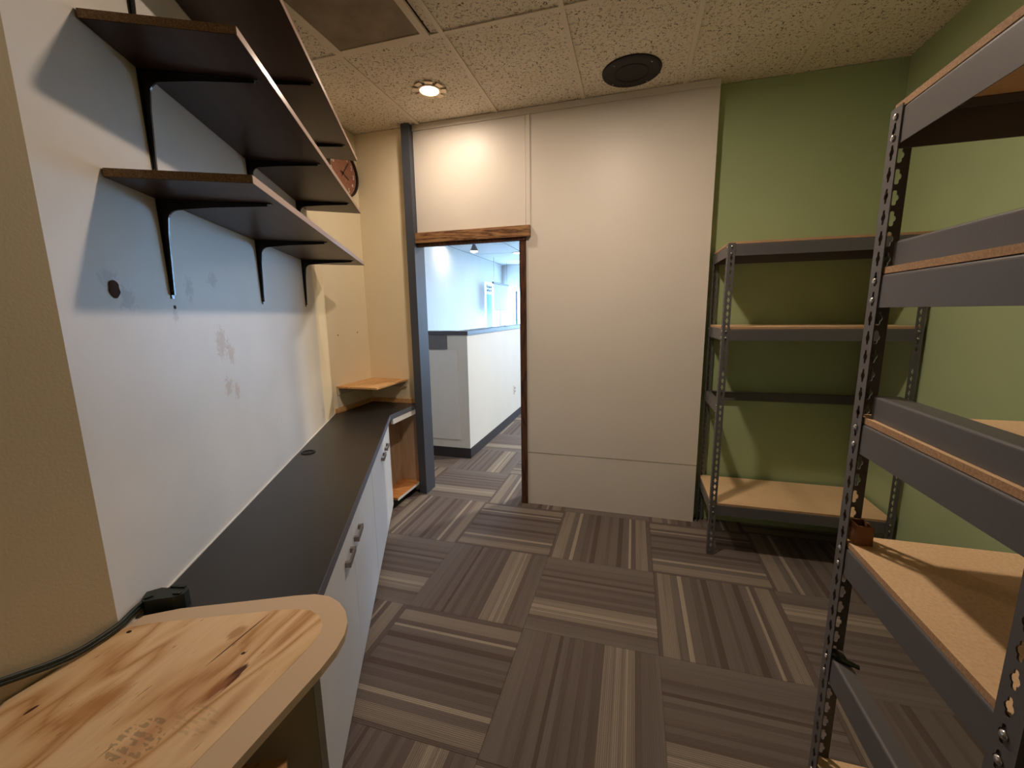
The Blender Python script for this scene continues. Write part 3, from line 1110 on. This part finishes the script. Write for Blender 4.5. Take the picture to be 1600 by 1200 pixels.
out = [(-1.096, 0.603), (-1.036, 0.645), (-0.909, 0.705), (-0.800, 0.757), (-0.755, 0.775), (-0.715, 0.778), (-0.675, 0.766), (-0.640, 0.744),
       (-0.612, 0.715), (-0.593, 0.680), (-0.583, 0.640), (-0.579, 0.590), (-0.582, 0.417), (-0.585, -0.30), (-1.070, -0.30), (-1.070, 0.335), (-1.096, 0.372)]
bm = bmesh.new()
add_prism(bm, [(x - PX, y - PY) for x, y in out], 0, 0.0175)
put('painted_border', mesh_of('painted_border', bm, M['desk_paint'], 0.002), dk)
inn = [(-1.094, 0.560), (-1.05, 0.590), (-0.92, 0.648), (-0.805, 0.700), (-0.765, 0.716), (-0.722, 0.722), (-0.690, 0.714), (-0.662, 0.692),
       (-0.646, 0.665), (-0.642, 0.62), (-0.645, 0.41), (-0.648, -0.296), (-1.066, -0.296), (-1.066, 0.336), (-1.094, 0.375)]
bm = bmesh.new()
add_prism(bm, [(x - PX, y - PY) for x, y in inn], 0.0176, 0.0182)
put('plywood_face', mesh_of('plywood_face', bm, M['ply']), dk)

ds = thing('desk_support', 'tan wooden support with a lower shelf under the plywood desktop', 'desk base', (PX, PY, 0))
bm = bmesh.new()
add_prism(bm, [(0.01, -0.28), (0.275, -0.28), (0.290, 0.68), (0.262, 0.712), (0.04, 0.600), (0.01, 0.50)], 0.312, 0.330)
put('lower_shelf', mesh_of('lower_shelf', bm, M['pine'], 0.001), ds)
part('side_panel', 'tan', ds, (0.01, 0.50, -0.298, -0.281, 0, CT))
part('back_rail', 'tan', ds, (0.004, 0.022, -0.28, 0.52, 0.66, CT), (0.004, 0.022, -0.28, 0.50, 0.0, 0.311))

# ---- extension cord with outlet block
cd = thing('extension_cord', 'dark green extension cord with outlet block at the back of the desk', 'extension cord', (-1.115, 0.655, CT + .001))
bm = bmesh.new()
o2 = [(-.052, -.012), (-.030, -.040), (-.012, -.045), (.010, -.028), (.046, -.010), (.062, .012), (.050, .034), (.022, .046), (-.004, .036), (-.012, .018), (-.030, .014)]
add_prism(bm, [(x * .86, y * .86) for x, y in o2], 0.0, 0.040)
# keep clear of the slanted wall
blk = put('outlet_block', mesh_of('outlet_block', bm, M['green_rubber'], 0.004), cd, (0.012, 0.002, 0), math.radians(0))
for x, y, r in ((0.024, 0.026, .3), (0.038, 0.004, .3), (-0.015, -0.025, 1.0), (0.004, 0.022, .2)):
    o = part('slot_rib', 'green_rubber', blk, (-.009, .009, -.003, .003, 0.0401, 0.0435))
    o.location = (x, y, 0)
    o.rotation_euler = (0, 0, r)
pts = [(-1.126, 0.632, .787), (-1.122, 0.612, .788), (-1.110, 0.588, .789), (-1.094, 0.555, .789), (-1.088, 0.52, .789), (-1.086, 0.48, .790), (-1.088, 0.44, .797), (-1.089, 0.40, .810), (-1.090, 0.35, .826), (-1.090, 0.28, .835), (-1.078, 0.10, .80), (-1.055, -0.04, .790), (-1.045, -0.27, .789)]
sm = []
for i in range(len(pts) - 1):
    p0, p1_, p2_, p3_ = [Vector(pts[min(max(i + d, 0), len(pts) - 1)]) for d in (-1, 0, 1, 2)]
    for k in range(5):
        t_ = k / 5
        sm.append(0.5 * ((2 * p1_) + (-p0 + p2_) * t_ + (2 * p0 - 5 * p1_ + 4 * p2_ - p3_) * t_ ** 2 + (-p0 + 3 * p1_ - 3 * p2_ + p3_) * t_ ** 3))
sm.append(Vector(pts[-1]))
base = Vector((-1.115, 0.655, CT + .001))
for off in (-.004, .004):
    bm = bmesh.new()
    add_tube(bm, [p - base + Vector((0, 0, off)) for p in sm], 0.0046, 8)
    put('cable', mesh_of('cable', bm, M['green_rubber'], smooth=True), cd)

# ---- wall clock on the alcove wall
ck = thing('wall_clock', 'round reddish wood wall clock with white numerals and black rim', 'clock', (-2.0995, 2.800, 2.502))
ck.rotation_euler = (0, math.pi / 2, 0)      # local z points into the room; local -x is up, local y along the wall
bm = bmesh.new()
add_ring(bm, (0, 0, 0), 0.152, 0.163, 0, 0.030, 56)
put('rim', mesh_of('rim', bm, M['black_metal']), ck)
bm = bmesh.new()
add_cyl(bm, (0, 0, 0), 0.1515, 0.012, 'z', 56)
put('face', mesh_of('face', bm, M['clock_wood']), ck)


def text_mesh(s, size):
    cu = bpy.data.curves.new('numeral', 'FONT')
    cu.body = s
    cu.size = size
    cu.align_x = 'CENTER'
    cu.align_y = 'CENTER'
    cu.extrude = 0.0006
    ob = bpy.data.objects.new('tmp', cu)
    COL.objects.link(ob)
    dg = bpy.context.evaluated_depsgraph_get()
    me = bpy.data.meshes.new_from_object(ob.evaluated_get(dg))
    bpy.data.objects.remove(ob, do_unlink=True)
    bpy.data.curves.remove(cu)
    me.materials.clear()
    me.materials.append(M['plastic_white'])
    return me


for h in range(1, 13):
    a = 2 * math.pi * h / 12
    o = put('numeral', text_mesh(str(h), 0.042), ck, (-math.cos(a) * 0.122, math.sin(a) * 0.122, 0.0128))
    o.rotation_euler = (0, 0, math.pi / 2)
for k in range(60):
    a = 2 * math.pi * k / 60
    if k % 5 == 0:
        continue
    bm = bmesh.new()
    add_box(bm, -.0008, .0008, -.003, .003, 0, .0005)
    o = put('minute_mark', mesh_of('minute_mark', bm, M['plastic_white']), ck, (-math.cos(a) * 0.146, math.sin(a) * 0.146, 0.0122))
    o.rotation_euler = (0, 0, math.pi / 2 - a + math.pi / 2)


def hand(name, ang, length, wd_, z):
    bm = bmesh.new()
    add_box(bm, -wd_ / 2, wd_ / 2, -0.025, length, 0, 0.0012)
    o = put(name, mesh_of(name, bm, M['black_metal']), ck, (0, 0, z))
    d = Vector((-math.cos(ang), math.sin(ang)))
    o.rotation_euler = (0, 0, math.atan2(d.y, d.x) - math.pi / 2)


hand('minute_hand', math.radians(38), 0.105, 0.006, 0.017)
hand('hour_hand', math.radians(116), 0.070, 0.007, 0.015)
bm = bmesh.new()
add_cyl(bm, (0, 0, 0.012), 0.007, 0.009, 'z', 14)
put('hub', mesh_of('hub', bm, M['black_metal']), ck)

# ---- ceiling fixtures
vt = thing('ceiling_vent', 'brownish perforated ceiling air vent with cream frame', 'vent', (-1.275, 1.81, CZ - .012))
part('frame', 'ceil_bar', vt, (-.265, .265, -.300, -.265, 0, .012), (-.265, .265, .265, .300, 0, .012), (-.265, -.228, -.265, .265, 0, .012), (.228, .265, -.265, .265, 0, .012), bevel=.002)
part('grille', 'grille', vt, (-.2275, .2275, -.2645, .2645, .004, .009))
part('backing', 'slab', vt, (-.25, .25, -.28, .28, .0125, .03))
ctile(-1.008, -0.95, 1.50, 2.12)

sp = thing('ceiling_speaker', 'round black speaker grille in the ceiling above the white panel wall', 'speaker', (-0.060, 2.745, CZ - .010))
bm = bmesh.new()
add_lathe(bm, (0, 0, 0), [(0.150, 0.0), (0.163, 0.004), (0.166, 0.0125)], 56)
put('grille', mesh_of('grille', bm, M['black_plastic']), sp)
bm = bmesh.new()
add_ring(bm, (0, 0, 0), 0.088, 0.096, -.002, -.0002, 48)
put('cone_ring', mesh_of('cone_ring', bm, M['toe']), sp)
for a in (0.9, 2.45, 4.0, 5.6):
    o = put('screw', SCREW, sp, (0.140 * math.cos(a), 0.140 * math.sin(a), -.0002))
    o.rotation_euler = (math.pi, 0, 0)


def downlight(label, x, y, power):
    d = thing('recessed_downlight', label, 'ceiling light', (x, y, CZ - .002), 0, 'recessed downlights')
    bm = bmesh.new()
    add_ring(bm, (0, 0, 0), 0.058, 0.070, -.008, .004, 40)
    put('trim_ring', mesh_of('trim_ring', bm, M['trim_metal']), d)
    for k in range(8):
        a0, a1 = 2 * math.pi * k / 8 + .10, 2 * math.pi * (k + 1) / 8 - .10
        bm = bmesh.new()
        pts_ = [(0.0705 * math.cos(a0), 0.0705 * math.sin(a0)), (0.104 * math.cos(a0 + .05), 0.104 * math.sin(a0 + .05)),
                (0.104 * math.cos(a1 - .05), 0.104 * math.sin(a1 - .05)), (0.0705 * math.cos(a1), 0.0705 * math.sin(a1))]
        add_prism(bm, pts_, -.005, -.001)
        put('petal', mesh_of('petal', bm, M['trim_metal'], .0006, seg=1), d)
    bm = bmesh.new()
    add_lathe(bm, (0, 0, 0), [(0.03, -.008), (0.05, -.006), (0.0575, 0.0), (0.0575, .003)], 32)
    put('lens', mesh_of('lens', bm, M['lamp'], smooth=True), d)
    l = bpy.data.lights.new('downlight_lamp', 'AREA')
    l.shape = 'DISK'
    l.size = 0.11
    l.energy = power
    l.color = LAMP_COLOR
    l.spread = math.radians(178)
    lo = bpy.data.objects.new('downlight_lamp', l)
    COL.objects.link(lo)
    lo.parent = d
    lo.location = (0, 0, -.012)
    return d


downlight('lit recessed downlight with petal-shaped trim near the clock corner', LIGHTS[0][0], LIGHTS[0][1], LAMP_POWER * 0.32)
downlight('lit recessed downlight overhead, beyond the top of the picture', LIGHTS[1][0], LIGHTS[1][1], LAMP_POWER)

# ================================================================== LOBBY OBJECTS
rc = thing('reception_counter', 'white half-height reception counter with dark cap beyond the doorway', 'counter', (-1.57, 3.83, 0))
part('body', 'counter_white', rc, (-1.45, 0, 0, 0.14, 0, 1.265), (-0.14, 0, 0.14, 2.6, 0, 1.265))
part('cap', 'cap', rc, (-1.45, 0.012, -0.012, 0.155, 1.2655, 1.305), (-0.155, 0.012, 0.155, 2.6, 1.2655, 1.305), bevel=.003)
part('baseboard', 'base_dark', rc, (-1.45, 0.008, -0.008, -0.0005, 0, 0.105), (0.0005, 0.008, -0.0005, 2.6, 0, 0.105))
part('applied_panel', 'plastic_white', rc, (-0.80, -0.105, -0.012, -0.0005, 0.195, 1.115), bevel=.001)
part('sign_plate', 'sign_grey', rc, (-0.60, -0.215, -0.014, -0.0005, 1.125, 1.262), bevel=.001)
ol = thing('wall_outlet', 'white electrical outlet on the side of the reception counter', 'outlet', (-1.5695, 5.513, 0.42))
part('plate', 'plastic_white', ol, (0.0005, .006, -.038, .038, -.06, .06), bevel=.001)
for z in (-.022, .022):
    part('socket', 'sign_grey', ol, (0.0062, .008, -.017, .017, z - .014, z + .014), bevel=.001)

tl = thing('track_spotlight', 'small white spotlight hanging from the lobby ceiling', 'spotlight', (-2.92, 7.607, CZ))
bm = bmesh.new()
add_cyl(bm, (0, 0, -.06), 0.012, 0.062, 'z', 12)
put('stem', mesh_of('stem', bm, M['sign_grey']), tl)
bm = bmesh.new()
add_lathe(bm, (0, 0, 0), [(0.075, -.20), (0.070, -.17), (0.035, -.10), (0.022, -.06)], 20)
put('shade', mesh_of('shade', bm, M['sign_grey'], smooth=True), tl)
bm = bmesh.new()
add_lathe(bm, (0, 0, 0), [(0.03, -.225), (0.06, -.215), (0.068, -.201)], 20)
put('bulb', mesh_of('bulb', bm, M['lamp'], smooth=True), tl)
for x, y, lb in ((-2.60, 9.5, 'round lit lobby ceiling light close to the far window'), (-3.40, 7.75, 'round lit lobby ceiling light left of the hanging spotlight'),
                 (0.30, 4.60, 'added unseen round ceiling lamp behind the panelled wall, brightening the counter'), (0.30, 7.60, 'added unseen round ceiling lamp deep beyond the panelled wall, brightening the lobby')):  # last two lamps are unseen, added to brighten the reception counter
    dl = thing('lobby_ceiling_light', lb, 'ceiling light', (x, y, CZ - .004), 0, 'lobby ceiling lights')
    bm = bmesh.new()
    add_ring(bm, (0, 0, 0), 0.09, 0.12, -.01, .004, 28)
    put('trim_ring', mesh_of('trim_ring', bm, M['plastic_white']), dl)
    bm = bmesh.new()
    add_cyl(bm, (0, 0, -.006), 0.0895, 0.006, 'z', 28)
    put('lens', mesh_of('lens', bm, M['lamp']), dl)
    l = bpy.data.lights.new('lobby_lamp', 'AREA')
    l.shape = 'DISK'
    l.size = 0.17
    l.energy = 60.0 if x > 0 else 5.0
    l.color = (1.0, 0.90, 0.76)
    lo = bpy.data.objects.new('lobby_lamp', l)
    COL.objects.link(lo)
    lo.parent = dl
    lo.location = (0, 0, -.014)

ps = thing('window_poster', 'pale blue poster with dark handwriting on the lobby side window', 'poster', (-3.655, 10.30, 1.10))
part('sheet', 'blue_print', ps, (0.0, .003, 0.0, 0.45, 0.0, 0.86))
part('sheet', 'plastic_white', ps, (0.0, .003, 0.0, 0.45, 0.861, 1.12))
for r_, z in enumerate((1.04, 0.95)):
    for k in range(5):
        part('letter', 'ink', ps, (.0032, .005, .05 + k * .08, .05 + k * .08 + random.uniform(.03, .06), z - random.uniform(0, .02), z + random.uniform(.02, .05)))
rs = thing('roller_blind', 'white roller blind hanging by the far lobby corner', 'blind', (-3.35, 9.99, 1.565))
part('fabric', 'shade', rs, (0, .006, 0, 1.19, 0.0, 0.63))
bm = bmesh.new()
add_cyl(bm, (0.003, -.05, 0.655), 0.025, 1.30, 'y', 14)
put('roller', mesh_of('roller', bm, M['sign_grey']), rs)
part('bottom_bar', 'sign_grey', rs, (-.004, .010, 0, 1.19, -.02, -.0005))
for y in (0.05, 1.14):
    bm = bmesh.new()
    add_cyl(bm, (0.003, y, 0.680), 0.004, CZ - 1.565 - .680, 'z', 8)
    put('hanger', mesh_of('hanger', bm, M['sign_grey']), rs)
